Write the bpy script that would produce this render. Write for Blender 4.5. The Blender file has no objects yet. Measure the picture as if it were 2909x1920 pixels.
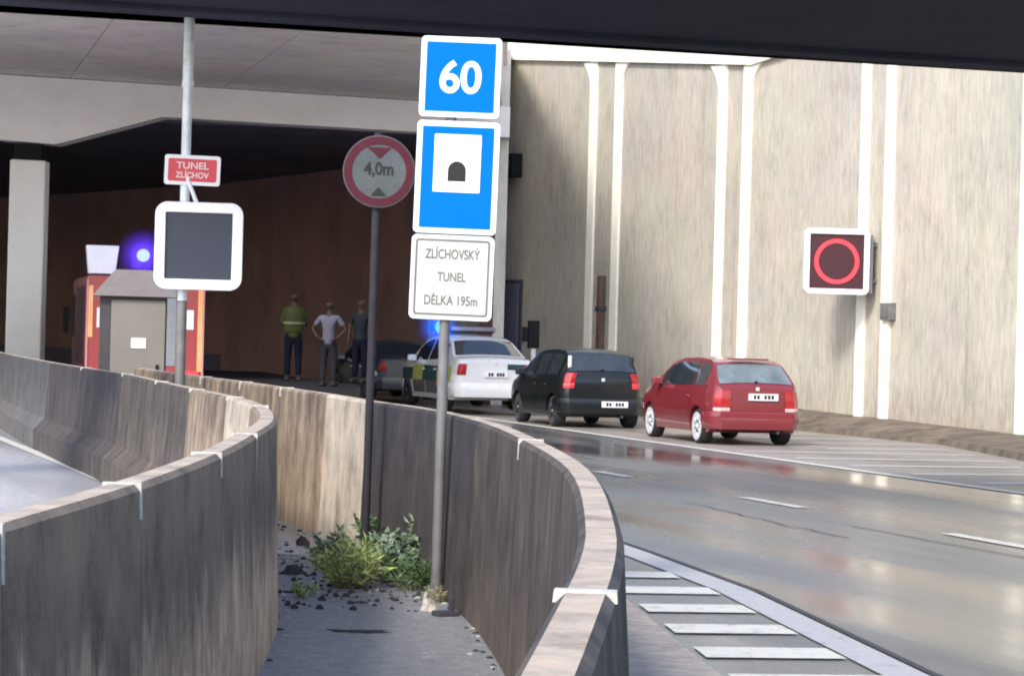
import bpy, bmesh, math, random
from mathutils import Vector, Matrix
random.seed(7)
R = math.radians
scn = bpy.context.scene
col = scn.collection

# ------------------------------------------------------------------ helpers
def link(o, parent=None):
    col.objects.link(o)
    if parent: o.parent = parent
    return o
def tag(o, label=None, cat=None, group=None, kind=None):
    if label: o['label'] = label
    if cat: o['category'] = cat
    if group: o['group'] = group
    if kind: o['kind'] = kind
    return o
def empty(name, loc=(0,0,0), rz=0, label=None, cat=None, group=None):
    o = bpy.data.objects.new(name, None); link(o)
    o.empty_display_size = .2
    o.location = loc; o.rotation_euler = (0,0,rz)
    return tag(o, label, cat, group)

class MB:
    def __init__(s): s.v=[]; s.f=[]
    def add(s, vs, fs):
        n=len(s.v); s.v += [tuple(v) for v in vs]; s.f += [tuple(i+n for i in f) for f in fs]; return s
    def box(s, x0,x1,y0,y1,z0,z1, M=None):
        vs=[Vector((x,y,z)) for z in (z0,z1) for y in (y0,y1) for x in (x0,x1)]
        if M is not None: vs=[M@v for v in vs]
        return s.add(vs, [(0,2,3,1),(4,5,7,6),(0,1,5,4),(2,6,7,3),(0,4,6,2),(1,3,7,5)])
    def prism(s, pts, y0, y1):            # outline in x,z, extruded along y
        n=len(pts)
        vs=[(x,y0,z) for x,z in pts]+[(x,y1,z) for x,z in pts]
        fs=[tuple(range(n)), tuple(range(2*n-1,n-1,-1))]+[(i,i+n,(i+1)%n+n,(i+1)%n) for i in range(n)]
        return s.add(vs, fs)
    def slab(s, pts, z0, z1):             # outline in x,y, extruded along z
        n=len(pts)
        vs=[(x,y,z0) for x,y in pts]+[(x,y,z1) for x,y in pts]
        fs=[tuple(range(n-1,-1,-1)), tuple(range(n,2*n))]+[(i,(i+1)%n,(i+1)%n+n,i+n) for i in range(n)]
        return s.add(vs, fs)
    def tube(s, p0, p1, r0, r1=None, n=16, caps=True):
        r1 = r0 if r1 is None else r1
        p0=Vector(p0); p1=Vector(p1); d=(p1-p0).normalized()
        a=d.orthogonal().normalized(); b=d.cross(a)
        vs=[]
        for p,r in ((p0,r0),(p1,r1)):
            for i in range(n):
                t=2*math.pi*i/n; vs.append(p+a*math.cos(t)*r+b*math.sin(t)*r)
        fs=[(i,(i+1)%n,(i+1)%n+n,i+n) for i in range(n)]
        if caps: fs+=[tuple(range(n-1,-1,-1)), tuple(range(n,2*n))]
        return s.add(vs, fs)
    def lathe(s, prof, c=(0,0,0), axis='z', n=24):   # profile (r,h)
        vs=[]
        for r,h in prof:
            for i in range(n):
                t=2*math.pi*i/n
                if axis=='z': v=(c[0]+r*math.cos(t), c[1]+r*math.sin(t), c[2]+h)
                elif axis=='x': v=(c[0]+h, c[1]+r*math.cos(t), c[2]+r*math.sin(t))
                else: v=(c[0]+r*math.cos(t), c[1]+h, c[2]+r*math.sin(t))
                vs.append(v)
        fs=[]
        for k in range(len(prof)-1):
            for i in range(n):
                fs.append((k*n+i, k*n+(i+1)%n, (k+1)*n+(i+1)%n, (k+1)*n+i))
        fs.append(tuple(range(n-1,-1,-1))); m=len(prof)-1
        fs.append(tuple(m*n+i for i in range(n)))
        return s.add(vs, fs)
    def grid(s, rows):
        n=len(rows[0]); vs=[v for r in rows for v in r]
        fs=[(k*n+i, k*n+i+1, (k+1)*n+i+1, (k+1)*n+i) for k in range(len(rows)-1) for i in range(n-1)]
        return s.add(vs, fs)
    def build(s, name, mat, parent=None, smooth=False, bevel=0, seg=2, loc=None, solid=0, merge=True):
        me=bpy.data.meshes.new(name); me.from_pydata(s.v,[],s.f)
        bm=bmesh.new(); bm.from_mesh(me)
        if merge: bmesh.ops.remove_doubles(bm, verts=bm.verts, dist=1e-5)
        bmesh.ops.recalc_face_normals(bm, faces=bm.faces)
        bm.to_mesh(me); bm.free()
        if smooth:
            for p in me.polygons: p.use_smooth=True
            me.set_sharp_from_angle(angle=R(38))
        me.materials.append(mat)
        o=bpy.data.objects.new(name, me); link(o,parent)
        if loc: o.location=loc
        if solid:
            m=o.modifiers.new('s','SOLIDIFY'); m.thickness=solid; m.offset=0
        if bevel:
            m=o.modifiers.new('b','BEVEL'); m.width=bevel; m.segments=seg; m.limit_method='ANGLE'; m.angle_limit=R(35)
        return o

def rrect(w,h,r,cx=0,cz=0,n=6):
    pts=[]
    for (sx,sz,a0) in ((1,1,0),(-1,1,90),(-1,-1,180),(1,-1,270)):
        for i in range(n+1):
            a=R(a0+90*i/n); pts.append((cx+sx*(w/2-r)+r*math.cos(a), cz+sz*(h/2-r)+r*math.sin(a)))
    return pts
def ring_mesh(mb, outer, inner, y0, y1):
    n=len(outer)
    vs=[(x,y0,z) for x,z in outer]+[(x,y0,z) for x,z in inner]+[(x,y1,z) for x,z in outer]+[(x,y1,z) for x,z in inner]
    fs=[]
    for i in range(n):
        j=(i+1)%n
        fs+=[(i,j,n+j,n+i),(2*n+i,3*n+i,3*n+j,2*n+j),(i,2*n+i,2*n+j,j),(n+i,n+j,3*n+j,3*n+i)]
    mb.add(vs,fs); return mb
def text_mesh(name, txt, size, mat, parent, x, y, z, sx=1.0, bold=0.0, spacing=1.0):
    cu=bpy.data.curves.new(name,'FONT'); cu.body=txt; cu.size=size; cu.align_x='CENTER'; cu.align_y='CENTER'
    cu.offset=bold; cu.extrude=0.0008; cu.space_character=spacing
    to=bpy.data.objects.new('tmp',cu); col.objects.link(to)
    bpy.context.view_layer.update()
    dg=bpy.context.evaluated_depsgraph_get()
    me=bpy.data.meshes.new_from_object(to.evaluated_get(dg)); me.name=name
    bpy.data.objects.remove(to); bpy.data.curves.remove(cu)
    me.transform(Matrix(((sx,0,0,0),(0,0,-1,0),(0,1,0,0),(0,0,0,1))))
    me.materials.clear(); me.materials.append(mat)
    o=bpy.data.objects.new(name,me); link(o,parent); o.location=(x,y,z); return o

# ------------------------------------------------------------------ materials
def nt(name):
    m=bpy.data.materials.new(name); m.use_nodes=True; t=m.node_tree
    return m,t,t.nodes,t.links,t.nodes['Principled BSDF']
def noise(t, scale, sc=(1,1,1), detail=5, rough=.6, coord='pos'):
    n=t.nodes; l=t.links
    mp=n.new('ShaderNodeMapping'); mp.inputs['Scale'].default_value=sc
    if coord=='pos':
        g=n.new('ShaderNodeNewGeometry'); l.new(g.outputs['Position'],mp.inputs['Vector'])
    else:
        g=n.new('ShaderNodeTexCoord'); l.new(g.outputs['Object'],mp.inputs['Vector'])
    x=n.new('ShaderNodeTexNoise'); x.inputs['Scale'].default_value=scale; x.inputs['Detail'].default_value=detail; x.inputs['Roughness'].default_value=rough
    l.new(mp.outputs[0],x.inputs['Vector']); return x
def ramp(t, src, stops):
    r=t.nodes.new('ShaderNodeValToRGB'); e=r.color_ramp.elements
    e[0].position=stops[0][0]; e[0].color=(*stops[0][1],1); e[1].position=stops[-1][0]; e[1].color=(*stops[-1][1],1)
    for p,c in stops[1:-1]:
        q=e.new(p); q.color=(*c,1)
    t.links.new(src,r.inputs[0]); return r
def math_n(t, op, a, b=None, clamp=False):
    m=t.nodes.new('ShaderNodeMath'); m.operation=op; m.use_clamp=clamp
    for i,x in enumerate((a,b)):
        if x is None: continue
        if isinstance(x,(int,float)): m.inputs[i].default_value=x
        else: t.links.new(x,m.inputs[i])
    return m.outputs[0]
def mixc(t, fac, a, b, blend='MIX'):
    m=t.nodes.new('ShaderNodeMix'); m.data_type='RGBA'; m.blend_type=blend
    for sock,x in ((m.inputs[0],fac),(m.inputs[6],a),(m.inputs[7],b)):
        if isinstance(x,(int,float)): sock.default_value=x
        elif isinstance(x,tuple): sock.default_value=(*x,1) if len(x)==3 else x
        else: t.links.new(x,sock)
    return m.outputs[2]
def bump(t, src, strength, dist, bs):
    b=t.nodes.new('ShaderNodeBump'); b.inputs['Strength'].default_value=strength; b.inputs['Distance'].default_value=dist
    t.links.new(src,b.inputs['Height']); t.links.new(b.outputs[0],bs.inputs['Normal'])
def plain(name, c, rough=.5, metal=0, var=.12, scale=6, coat=0, bmp=0, spec=.5):
    m,t,n,l,b=nt(name)
    x=noise(t,scale,detail=6,coord='obj')
    hi=tuple(min(1,v*(1+var)) for v in c); lo=tuple(v*(1-var) for v in c)
    r=ramp(t,x.outputs[0],[(.3,lo),(.7,hi)]); l.new(r.outputs[0],b.inputs['Base Color'])
    b.inputs['Roughness'].default_value=rough; b.inputs['Metallic'].default_value=metal; b.inputs['Coat Weight'].default_value=coat
    b.inputs['Coat Roughness'].default_value=.05; b.inputs['Specular IOR Level'].default_value=spec
    if bmp: bump(t,x.outputs[0],bmp,.01,b)
    return m
def emis(name, c, s, base=(0,0,0)):
    m,t,n,l,b=nt(name)
    x=noise(t,30,coord='obj'); r=ramp(t,x.outputs[0],[(.2,tuple(v*.9 for v in c)),(.8,c)])
    l.new(r.outputs[0],b.inputs['Emission Color']); b.inputs['Emission Strength'].default_value=s
    b.inputs['Base Color'].default_value=(*base,1); return m
def glass(name, c=(.02,.025,.03), rough=.04):
    m,t,n,l,b=nt(name)
    x=noise(t,3,coord='obj'); r=ramp(t,x.outputs[0],[(.3,c),(.7,tuple(v*1.8 for v in c))]); l.new(r.outputs[0],b.inputs['Base Color'])
    b.inputs['Roughness'].default_value=rough; b.inputs['IOR'].default_value=1.6; b.inputs['Coat Weight'].default_value=.6; b.inputs['Coat Roughness'].default_value=.02
    return m

def barrier_mat(name, dark, light, zmid=.55, gain=1.1, top=(.47,.385,.31), streak=1.5, zh=1.19):
    m,t,n,l,b=nt(name)
    g=n.new('ShaderNodeNewGeometry'); sp=n.new('ShaderNodeSeparateXYZ'); l.new(g.outputs['Position'],sp.inputs[0])
    sn=n.new('ShaderNodeSeparateXYZ'); l.new(g.outputs['Normal'],sn.inputs[0])
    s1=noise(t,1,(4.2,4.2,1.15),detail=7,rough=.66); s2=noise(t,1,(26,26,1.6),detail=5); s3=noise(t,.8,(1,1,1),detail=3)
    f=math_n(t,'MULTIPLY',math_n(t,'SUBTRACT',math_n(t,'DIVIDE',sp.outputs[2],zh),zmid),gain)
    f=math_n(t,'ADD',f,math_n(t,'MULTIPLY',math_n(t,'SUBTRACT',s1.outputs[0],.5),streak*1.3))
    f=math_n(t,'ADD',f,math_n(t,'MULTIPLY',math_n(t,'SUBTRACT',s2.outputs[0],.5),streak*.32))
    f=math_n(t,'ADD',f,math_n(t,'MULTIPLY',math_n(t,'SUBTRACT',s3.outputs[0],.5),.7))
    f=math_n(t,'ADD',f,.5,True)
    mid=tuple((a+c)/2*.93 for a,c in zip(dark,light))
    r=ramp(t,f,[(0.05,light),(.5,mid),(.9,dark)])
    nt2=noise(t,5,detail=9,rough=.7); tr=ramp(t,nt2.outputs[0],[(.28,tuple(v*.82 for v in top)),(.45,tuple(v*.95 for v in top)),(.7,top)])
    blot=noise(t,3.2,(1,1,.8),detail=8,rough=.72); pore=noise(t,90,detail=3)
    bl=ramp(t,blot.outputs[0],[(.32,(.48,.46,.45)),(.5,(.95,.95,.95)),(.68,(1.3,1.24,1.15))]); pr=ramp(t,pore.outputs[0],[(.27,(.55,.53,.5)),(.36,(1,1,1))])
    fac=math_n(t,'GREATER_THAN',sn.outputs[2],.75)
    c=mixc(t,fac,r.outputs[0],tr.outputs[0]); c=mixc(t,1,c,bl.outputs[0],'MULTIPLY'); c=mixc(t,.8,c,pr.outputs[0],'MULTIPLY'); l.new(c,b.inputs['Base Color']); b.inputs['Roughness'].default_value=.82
    h=noise(t,60,detail=6); bump(t,h.outputs[0],.35,.01,b)
    return m

M={}
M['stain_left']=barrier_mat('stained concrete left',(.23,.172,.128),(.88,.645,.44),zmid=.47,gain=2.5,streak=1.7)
M['panel_dark']=barrier_mat('dark concrete',(.03,.027,.033),(.10,.083,.075),zmid=.05,gain=.35,streak=1.1)  # near-black concrete tone, set panel by panel
M['panel_dark2']=barrier_mat('dark concrete brown',(.034,.030,.031),(.155,.125,.102),zmid=.45,gain=.3,streak=1.3)
M['panel_pale']=barrier_mat('pale concrete panel',(.30,.25,.20),(.62,.54,.44),zmid=.95,gain=.5,streak=.7)  # paler concrete tone for one panel in each barrier
M['stain_brown']=barrier_mat('brown concrete panel',(.12,.09,.07),(.50,.38,.27),zmid=.55,gain=.5,streak=1.4)
M['panel_grey']=barrier_mat('grey concrete',(.06,.06,.068),(.12,.115,.115),streak=.8)
M['joint']=plain('white joint mortar',(.50,.48,.45),.8,var=.35,scale=30)

def asphalt(name, base, lo_r, hi_r, sx=(.12,.35,1), tint=(1,1,1), ang=R(17), spec=.5):
    m,t,n,l,b=nt(name)
    g=n.new('ShaderNodeNewGeometry'); mp=n.new('ShaderNodeMapping'); mp.vector_type='POINT'
    mp.inputs['Rotation'].default_value=(0,0,-ang)
    l.new(g.outputs['Position'],mp.inputs['Vector'])
    mp2=n.new('ShaderNodeMapping'); mp2.inputs['Scale'].default_value=(1,.16,1); l.new(mp.outputs[0],mp2.inputs['Vector'])
    big=n.new('ShaderNodeTexNoise'); big.inputs['Scale'].default_value=.55; big.inputs['Detail'].default_value=5; l.new(mp2.outputs[0],big.inputs['Vector'])
    fine=noise(t,70,detail=8); med=noise(t,9,detail=9,rough=.75)
    c1=ramp(t,fine.outputs[0],[(.3,tuple(v*.6*q for v,q in zip(base,tint))),(.7,tuple(v*1.35*q for v,q in zip(base,tint)))])
    c2=ramp(t,big.outputs[0],[(.35,(.55,.55,.55)),(.65,(1.15,1.12,1.08))])
    c3=ramp(t,med.outputs[0],[(.3,(.62,.62,.64)),(.7,(1.25,1.25,1.25))])
    c=mixc(t,1,c1.outputs[0],c2.outputs[0],'MULTIPLY'); c=mixc(t,1,c,c3.outputs[0],'MULTIPLY'); l.new(c,b.inputs['Base Color'])
    rr=ramp(t,big.outputs[0],[(.36,(lo_r,)*3),(.62,(hi_r,)*3)])
    l.new(rr.outputs[0],b.inputs['Roughness']); b.inputs['Specular IOR Level'].default_value=spec
    bump(t,fine.outputs[0],.12,.004,b)
    return m
M['road']=asphalt('wet asphalt',(.124,.123,.118),.11,.38)
M['road_dry']=asphalt('damp asphalt',(.27,.245,.22),.35,.55)
M['road_left']=asphalt('wet asphalt left',(.50,.50,.53),.3,.6)  # pale base colour paints in the sunlit glare on this road
M['gore']=asphalt('gore asphalt',(.27,.275,.285),.5,.8,ang=0)
M['ground']=plain('ground soil',(.38,.36,.33),.9,var=.35,scale=.8)
M['paint']=plain('road paint',(.72,.71,.66),.5,var=.35,scale=16)
M['paint_line']=plain('road paint line',(.48,.475,.48),.45,var=.3,scale=14)
M['tar']=plain('tar seam',(.045,.042,.042),.6,var=.3,scale=12)
def worn(name,c,under,lo,hi):
    m,t,n,l,b=nt(name); a=noise(t,7,detail=10,rough=.8); g=noise(t,45,detail=5)
    f=math_n(t,'ADD',math_n(t,'MULTIPLY',a.outputs[0],.75),math_n(t,'MULTIPLY',g.outputs[0],.25))
    r=ramp(t,f,[(lo,under),(hi,c)]); l.new(r.outputs[0],b.inputs['Base Color']); b.inputs['Roughness'].default_value=.5; bump(t,g.outputs[0],.3,.004,b); return m
M['paint']=worn('worn road paint',(.60,.585,.53),(.15,.145,.14),.37,.47)
M['paint_line']=worn('worn grey road paint',(.42,.41,.415),(.15,.15,.15),.36,.46)
M['kerb']=plain('kerb concrete',(.32,.28,.25),.8,var=.3,scale=9,bmp=.3)
M['verge']=plain('verge dirt',(.13,.105,.08),.95,var=.55,scale=2.2,bmp=.5)

def wall_mat(name, c1, c2, streak=1.0, ribs=True, bs=.5):
    m,t,n,l,b=nt(name)
    v=noise(t,1,(14,14,2.2),detail=6,rough=.65); big=noise(t,.35,(1,1,1),detail=4); hue=noise(t,.5,(1,1,.7),detail=4,rough=.7)
    base=ramp(t,v.outputs[0],[(.3,c1),(.72,c2)])
    hb=ramp(t,big.outputs[0],[(.3,(.86,.86,.88)),(.7,(1.06,1.04,1.0))])
    hc=ramp(t,hue.outputs[0],[(.3,(.95,.98,1.05)),(.45,(1.03,.98,.98)),(.58,(.98,1.0,.96)),(.7,(1.04,1.0,.93))])
    c=mixc(t,1,base.outputs[0],hb.outputs[0],'MULTIPLY'); c=mixc(t,1,c,hc.outputs[0],'MULTIPLY')
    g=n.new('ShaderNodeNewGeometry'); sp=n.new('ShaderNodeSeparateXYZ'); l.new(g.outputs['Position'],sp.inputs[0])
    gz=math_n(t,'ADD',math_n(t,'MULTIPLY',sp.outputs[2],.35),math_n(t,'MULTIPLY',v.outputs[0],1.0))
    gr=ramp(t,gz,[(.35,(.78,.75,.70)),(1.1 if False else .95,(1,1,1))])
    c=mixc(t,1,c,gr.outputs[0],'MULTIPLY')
    bt=noise(t,1.5,(1,1,.55),detail=9,rough=.75); br=ramp(t,bt.outputs[0],[(.33,(.70,.69,.66)),(.47,(.97,.97,.97)),(.7,(1.1,1.09,1.06))])
    run=noise(t,1,(3.2,3.2,.12),detail=8,rough=.7); rr_=ramp(t,run.outputs[0],[(.34,(.72,.70,.66)),(.42,(1,1,1))])
    c=mixc(t,.65,c,br.outputs[0],'MULTIPLY'); c=mixc(t,.5,c,rr_.outputs[0],'MULTIPLY')
    l.new(c,b.inputs['Base Color']); b.inputs['Roughness'].default_value=.85
    w=noise(t,1,(30,30,.9),detail=4); bump(t,w.outputs[0],bs,.03,b)
    return m
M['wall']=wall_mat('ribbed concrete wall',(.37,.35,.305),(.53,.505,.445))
M['pilaster']=plain('cream pilaster paint',(.92,.88,.76),.7,var=.05,scale=3)
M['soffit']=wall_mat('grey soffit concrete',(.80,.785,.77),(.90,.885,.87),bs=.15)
M['fascia']=plain('pale fascia concrete',(.93,.92,.94),.8,var=.06,scale=1.2)
M['column']=plain('white column paint',(.97,.95,.93),.7,var=.04,scale=2)
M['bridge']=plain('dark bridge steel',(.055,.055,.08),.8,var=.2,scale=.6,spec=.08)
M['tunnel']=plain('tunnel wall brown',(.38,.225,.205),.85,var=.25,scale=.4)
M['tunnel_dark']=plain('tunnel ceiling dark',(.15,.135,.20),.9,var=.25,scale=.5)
M['black']=plain('matt black',(.018,.018,.02),.6,spec=.08)
M['dark']=plain('dark grey metal',(.05,.05,.06),.5)
M['rust']=plain('rusty steel',(.13,.08,.06),.8,var=.35,scale=5)
M['galv']=plain('galvanised steel',(.74,.78,.80),.45,metal=.1,var=.14,scale=9)
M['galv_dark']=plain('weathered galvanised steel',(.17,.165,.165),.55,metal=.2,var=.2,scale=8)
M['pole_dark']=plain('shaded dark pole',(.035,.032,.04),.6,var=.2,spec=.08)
M['white']=plain('white enamel',(.82,.82,.84),.4,var=.04)
M['blue']=plain('blue reflective sheeting',(.001,.135,.60),.7,var=.05,scale=3,spec=.05)
M['cyanwhite']=plain('reflective white sheeting',(.68,.80,.90),.4,var=.03)
M['plate']=plain('grey white sheeting',(.50,.505,.475),.5,var=.07,scale=4)
M['ink']=plain('sign ink',(.03,.032,.03),.6,spec=.08)
M['ink_grey']=plain('faded sign ink',(.13,.13,.13),.6)
M['red_sign']=plain('red sheeting',(.62,.05,.07),.45,var=.08)
M['red_dim']=plain('shaded red sheeting',(.075,.018,.028),.5,var=.12,spec=.08)  # rim red darkened to paint in the height sign's shade
M['white_dim']=plain('shaded white sheeting',(.085,.095,.10),.6,var=.15,spec=.08)  # disc white darkened as well, shade put into the colour
M['screen']=plain('matrix screen',(.022,.027,.05),.4,var=.1,scale=40)
M['frame']=plain('white display frame',(.90,.88,.92),.35,var=.03)
M['led']=emis('red diode ring',(1,.045,.07),2.6)
M['led_dim']=plain('red tinted display',(.045,.008,.014),.4,var=.2,scale=30)
M['tyre']=plain('tyre rubber',(.02,.02,.022),.8)
M['hub']=plain('silver hubcap',(.72,.72,.74),.3,metal=.3,var=.05)
M['hub_dark']=plain('dark wheel rim',(.12,.12,.13),.35,metal=.6)
M['glass']=glass('car glass')
M['glass_light']=glass('pale car glass',(.10,.12,.13),.12)
M['tail']=plain('red lamp lens',(.75,.04,.05),.15,coat=.8)
M['tail_dark']=plain('dark red lamp lens',(.36,.02,.025),.15,coat=.6)
M['tail_pink']=plain('pale lamp lens',(.85,.42,.40),.15,coat=.8)
M['skin']=plain('skin',(.035,.022,.018),.6,var=.08,spec=.08)  # skin tone darkened to paint in the tunnel-mouth shade
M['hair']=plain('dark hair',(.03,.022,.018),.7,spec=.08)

# ------------------------------------------------------------------ world, sun, camera
SUN=Vector((.35,.68,-.64)).normalized()      # direction the light travels
w=bpy.data.worlds.new('World'); scn.world=w; w.use_nodes=True
wt=w.node_tree; bg=wt.nodes['Background']
sky=wt.nodes.new('ShaderNodeTexSky'); sky.sky_type='NISHITA'; sky.sun_disc=False
el=math.asin(-SUN.z); toS=-SUN
sky.sun_elevation=el; sky.sun_rotation=math.atan2(toS.x,toS.y); sky.dust_density=2.0; sky.altitude=200
wt.links.new(sky.outputs[0],bg.inputs[0]); bg.inputs[1].default_value=.36
sl=bpy.data.lights.new('Sun','SUN'); sl.energy=3.7; sl.angle=R(10); sl.color=(1,.955,.87)
so=bpy.data.objects.new('Sun',sl); link(so); so.rotation_euler=SUN.to_track_quat('-Z','Y').to_euler()
cam=bpy.data.cameras.new('Camera'); cam.sensor_width=36; cam.lens=90.9; cam.clip_start=.05; cam.clip_end=2000
co=bpy.data.objects.new('Camera',cam); link(co)
co.matrix_world=Matrix.Translation((0,0,1.7))@Matrix.Rotation(R(90),4,'X')@Matrix.Rotation(.027,4,'Z')
scn.camera=co
scn.view_settings.view_transform='Standard'; scn.view_settings.look='None'; scn.view_settings.exposure=0
scn.cycles.filter_width=2.0
scn.cycles.max_bounces=8; scn.cycles.diffuse_bounces=6

# ------------------------------------------------------------------ plan lines
LW=[(-1.52,-3),(-1.46,0),(-1.42,2.4),(-1.36,4.45),(-1.28,6.56),(-1.20,8.45),(-1.19,10.7),(-1.25,12.8),(-1.36,15.1),(-1.66,17.7),(-2.05,19.8),(-2.62,22.1),(-3.3,24.9),(-4.15,28.4),(-5.2,32.0),(-6.25,35.7),(-7.8,41.5),(-9.3,47.3),(-12.5,59)]
RW=[(-.55,-3),(-.30,0),(.104,5.24),(.195,7.05),(.215,10.2),(.05,13.0),(-.20,15.6),(-.62,18.0),(-1.09,19.7),(-1.53,21.5),(-2.1,23.6),(-2.7,25.8),(-3.36,28.0),(-4.8,33.0)]
WLx=lambda y: 31.2-.466*y              # retaining wall line
def wline(y0,y1,n=2): return [(WLx(y0+(y1-y0)*i/(n-1)), y0+(y1-y0)*i/(n-1)) for i in range(n)]

def normals2(P):
    out=[]
    for i,p in enumerate(P):
        a=Vector(P[max(i-1,0)]); c=Vector(P[min(i+1,len(P)-1)])
        if 0<i<len(P)-1:
            d1=(Vector(p)-a).normalized(); d2=(c-Vector(p)).normalized()
            n1=Vector((d1.y,-d1.x)); n2=Vector((d2.y,-d2.x)); n=(n1+n2).normalized(); n/=max(.5,n.dot(n1))
        else:
            d=(c-a).normalized(); n=Vector((d.y,-d.x))
        out.append(n)
    return out       # points to the right (+x) when walking +y

def barrier(name, P, road_side, label, mats, joints, H=1.19, T=.12):
    """P is the edge of the top facing the gore; road_side = +1 when the road lies to the right."""
    root=empty(name,(P[0][0],P[0][1],0),0,label,'concrete barrier')
    N=normals2(P); o=Vector((P[0][0],P[0][1],0))
    # profile: (offset away from the gore, z)
    prof=[(-.04,0),(0,H-.02),(.02,H),(T-.02,H),(T,H-.02),(T+.05,.42),(T+.20,.27),(T+.20,0)]
    def ring(p,n,inset):
        q=Vector((p[0],p[1],0)); nn=Vector((n.x,n.y,0))*road_side
        return [q+nn*a+Vector((0,0,z))-o for a,z in prof]
    V=[Vector(p) for p in P]
    tg=[(V[min(i+1,len(V)-1)]-V[max(i-1,0)]) for i in range(len(V))]
    N=[Vector((t_.y,-t_.x)).normalized() for t_ in tg]
    for i in range(len(P)-1):
        p,q=V[i],V[i+1]; L_=(q-p).length; m0=tg[i].normalized()*L_; m1=tg[i+1].normalized()*L_; d=(q-p).normalized()*.006
        S_=5; rs=[]
        for a in range(S_+1):
            u=a/S_; h=p*(2*u**3-3*u**2+1)+m0*(u**3-2*u**2+u)+q*(-2*u**3+3*u**2)+m1*(u**3-u**2)
            dh=p*(6*u*u-6*u)+m0*(3*u*u-4*u+1)+q*(-6*u*u+6*u)+m1*(3*u*u-2*u)
            if a==0: h=h+d
            if a==S_: h=h-d
            rs.append(ring(h,Vector((dh.y,-dh.x)).normalized(),0))
        k=len(prof); mb=MB()
        fs=[(a*k+j,a*k+(j+1)%k,(a+1)*k+(j+1)%k,(a+1)*k+j) for a in range(S_) for j in range(k)]+[tuple(range(k)),tuple(S_*k+j for j in range(k-1,-1,-1))]
        mb.add([v for r_ in rs for v in r_],fs)
        d=tg[i].normalized()*.006
        mb.build('wall_panel',mats[i] if isinstance(mats,list) else mats,root,smooth=True,merge=False)
        if i in joints:
            wj,hj=joints[i][:2]; ho=joints[i][2] if len(joints[i])>2 else .03
            nn=Vector((N[i].x,N[i].y,0))*road_side; dd=Vector((d.x,d.y,0)).normalized()*wj/2; pp=Vector((p.x,p.y,0))-o
            mb=MB()
            A=[(-.007,H-hj),(-.004,H+.005),(T+.003,H+.005),(T+.005,H-ho)]
            B=[(.0,H-hj),(.02,H-.02),(T-.02,H-.02),(T-.01,H-ho)]
            pts=A+B[::-1]; k=len(pts)
            mb.add([pp-dd+nn*a+Vector((0,0,z)) for a,z in pts]+[pp+dd+nn*a+Vector((0,0,z)) for a,z in pts],
                   [(0,1,6,7),(1,2,5,6),(2,3,4,5),(15,14,9,8),(14,13,10,9),(13,12,11,10)]+[(j,(j+1)%k,(j+1)%k+k,j+k) for j in range(k)])
            mb.build('joint_seal',M['joint'],root)
    return root
lm=[M['stain_left']]*9+[M['panel_dark2'],M['stain_brown'],M['panel_dark2'],M['panel_dark2'],M['panel_dark'],M['panel_dark'],M['panel_grey'],M['panel_grey'],M['panel_grey']]
lm[9]=M['panel_pale']
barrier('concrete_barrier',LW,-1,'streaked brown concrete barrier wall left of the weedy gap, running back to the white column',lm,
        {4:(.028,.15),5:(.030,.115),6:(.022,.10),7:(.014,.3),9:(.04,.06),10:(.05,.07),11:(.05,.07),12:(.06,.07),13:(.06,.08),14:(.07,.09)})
rm=[M['panel_dark2']]*4+[M['panel_dark2'],M['panel_dark2'],M['panel_dark'],M['panel_dark'],M['panel_pale'],M['stain_brown'],M['stain_brown'],M['stain_brown'],M['stain_brown']]
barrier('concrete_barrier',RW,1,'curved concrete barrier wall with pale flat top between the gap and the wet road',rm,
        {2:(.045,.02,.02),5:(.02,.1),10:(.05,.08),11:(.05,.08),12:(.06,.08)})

# ------------------------------------------------------------------ ground, roads, markings
def struct(name, mb, mat, **k):
    o=mb.build(name,mat,**k); o['kind']='structure'; return o
def sheet(pts, z): return MB().add([(x,y,z) for x,y in pts],[tuple(range(len(pts)))])
struct('ground',sheet([(-600,-300),(600,-300),(600,900),(-600,900)],-.012),M['ground'])
struct('road',MB().grid([[(RW[0][0]+.1,-60,.0),(60,-60,.0)],[(.3,-3,0),(40,-3,0)],[(.35,10,0),(30,10,0)],[(-.2,18,0),(24,25,0)],[(-4.6,33,0),(16,36,0)],[(-8.5,47,0),(11,47,0)],[(-17,62,0),(3,62,0)],[(-35,100,0),(-3,76,0)]]),M['road'])
rl=[(x-.15,y) for x,y in LW]
rows=[[(x-14,y-4,0),(x,y,0)] for x,y in rl]
struct('road',MB().grid([[(-30,-60,0),(-1.7,-60,0)]]+rows),M['road_left'])
gp=[(x-.02,y) for x,y in LW[:15]]+[(x+.02,y) for x,y in RW[::-1]]
struct('gore_ground',sheet(gp,.004),M['gore'])
def Ax(y): return 2.92-.292*(y-42.5)
struct('road_shoulder',sheet([(Ax(62)+.02,62),(Ax(36)+.02,36),(Ax(24)+.02,24),(11,24),(8.6,36),(8.0,40.2),(7.7,46),(5.8,51.5),(3.4,58),(1.9,62)],.004),M['road_dry'])
def strip(pts, wd, z, name='road_marking', mat=None, **k):
    N=normals2(pts); rows=[[(p[0]-n.x*wd/2,p[1]-n.y*wd/2,z),(p[0]+n.x*wd/2,p[1]+n.y*wd/2,z)] for p,n in zip(pts,N)]
    return struct(name,MB().grid(rows),mat or M['paint'],**k)
strip([(Ax(y)-.1,y) for y in (24,31,36,42,50,62)],.2,.008)
def Bx(y): return 2.64-.305*(y-28.6)
for y0,y1 in ((33.5,32.3),(28.7,27.1),(23.9,22.2),(38.3,37.0)): strip([(Bx(y1),y1),(Bx(y0),y0)],.17,.008)
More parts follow.
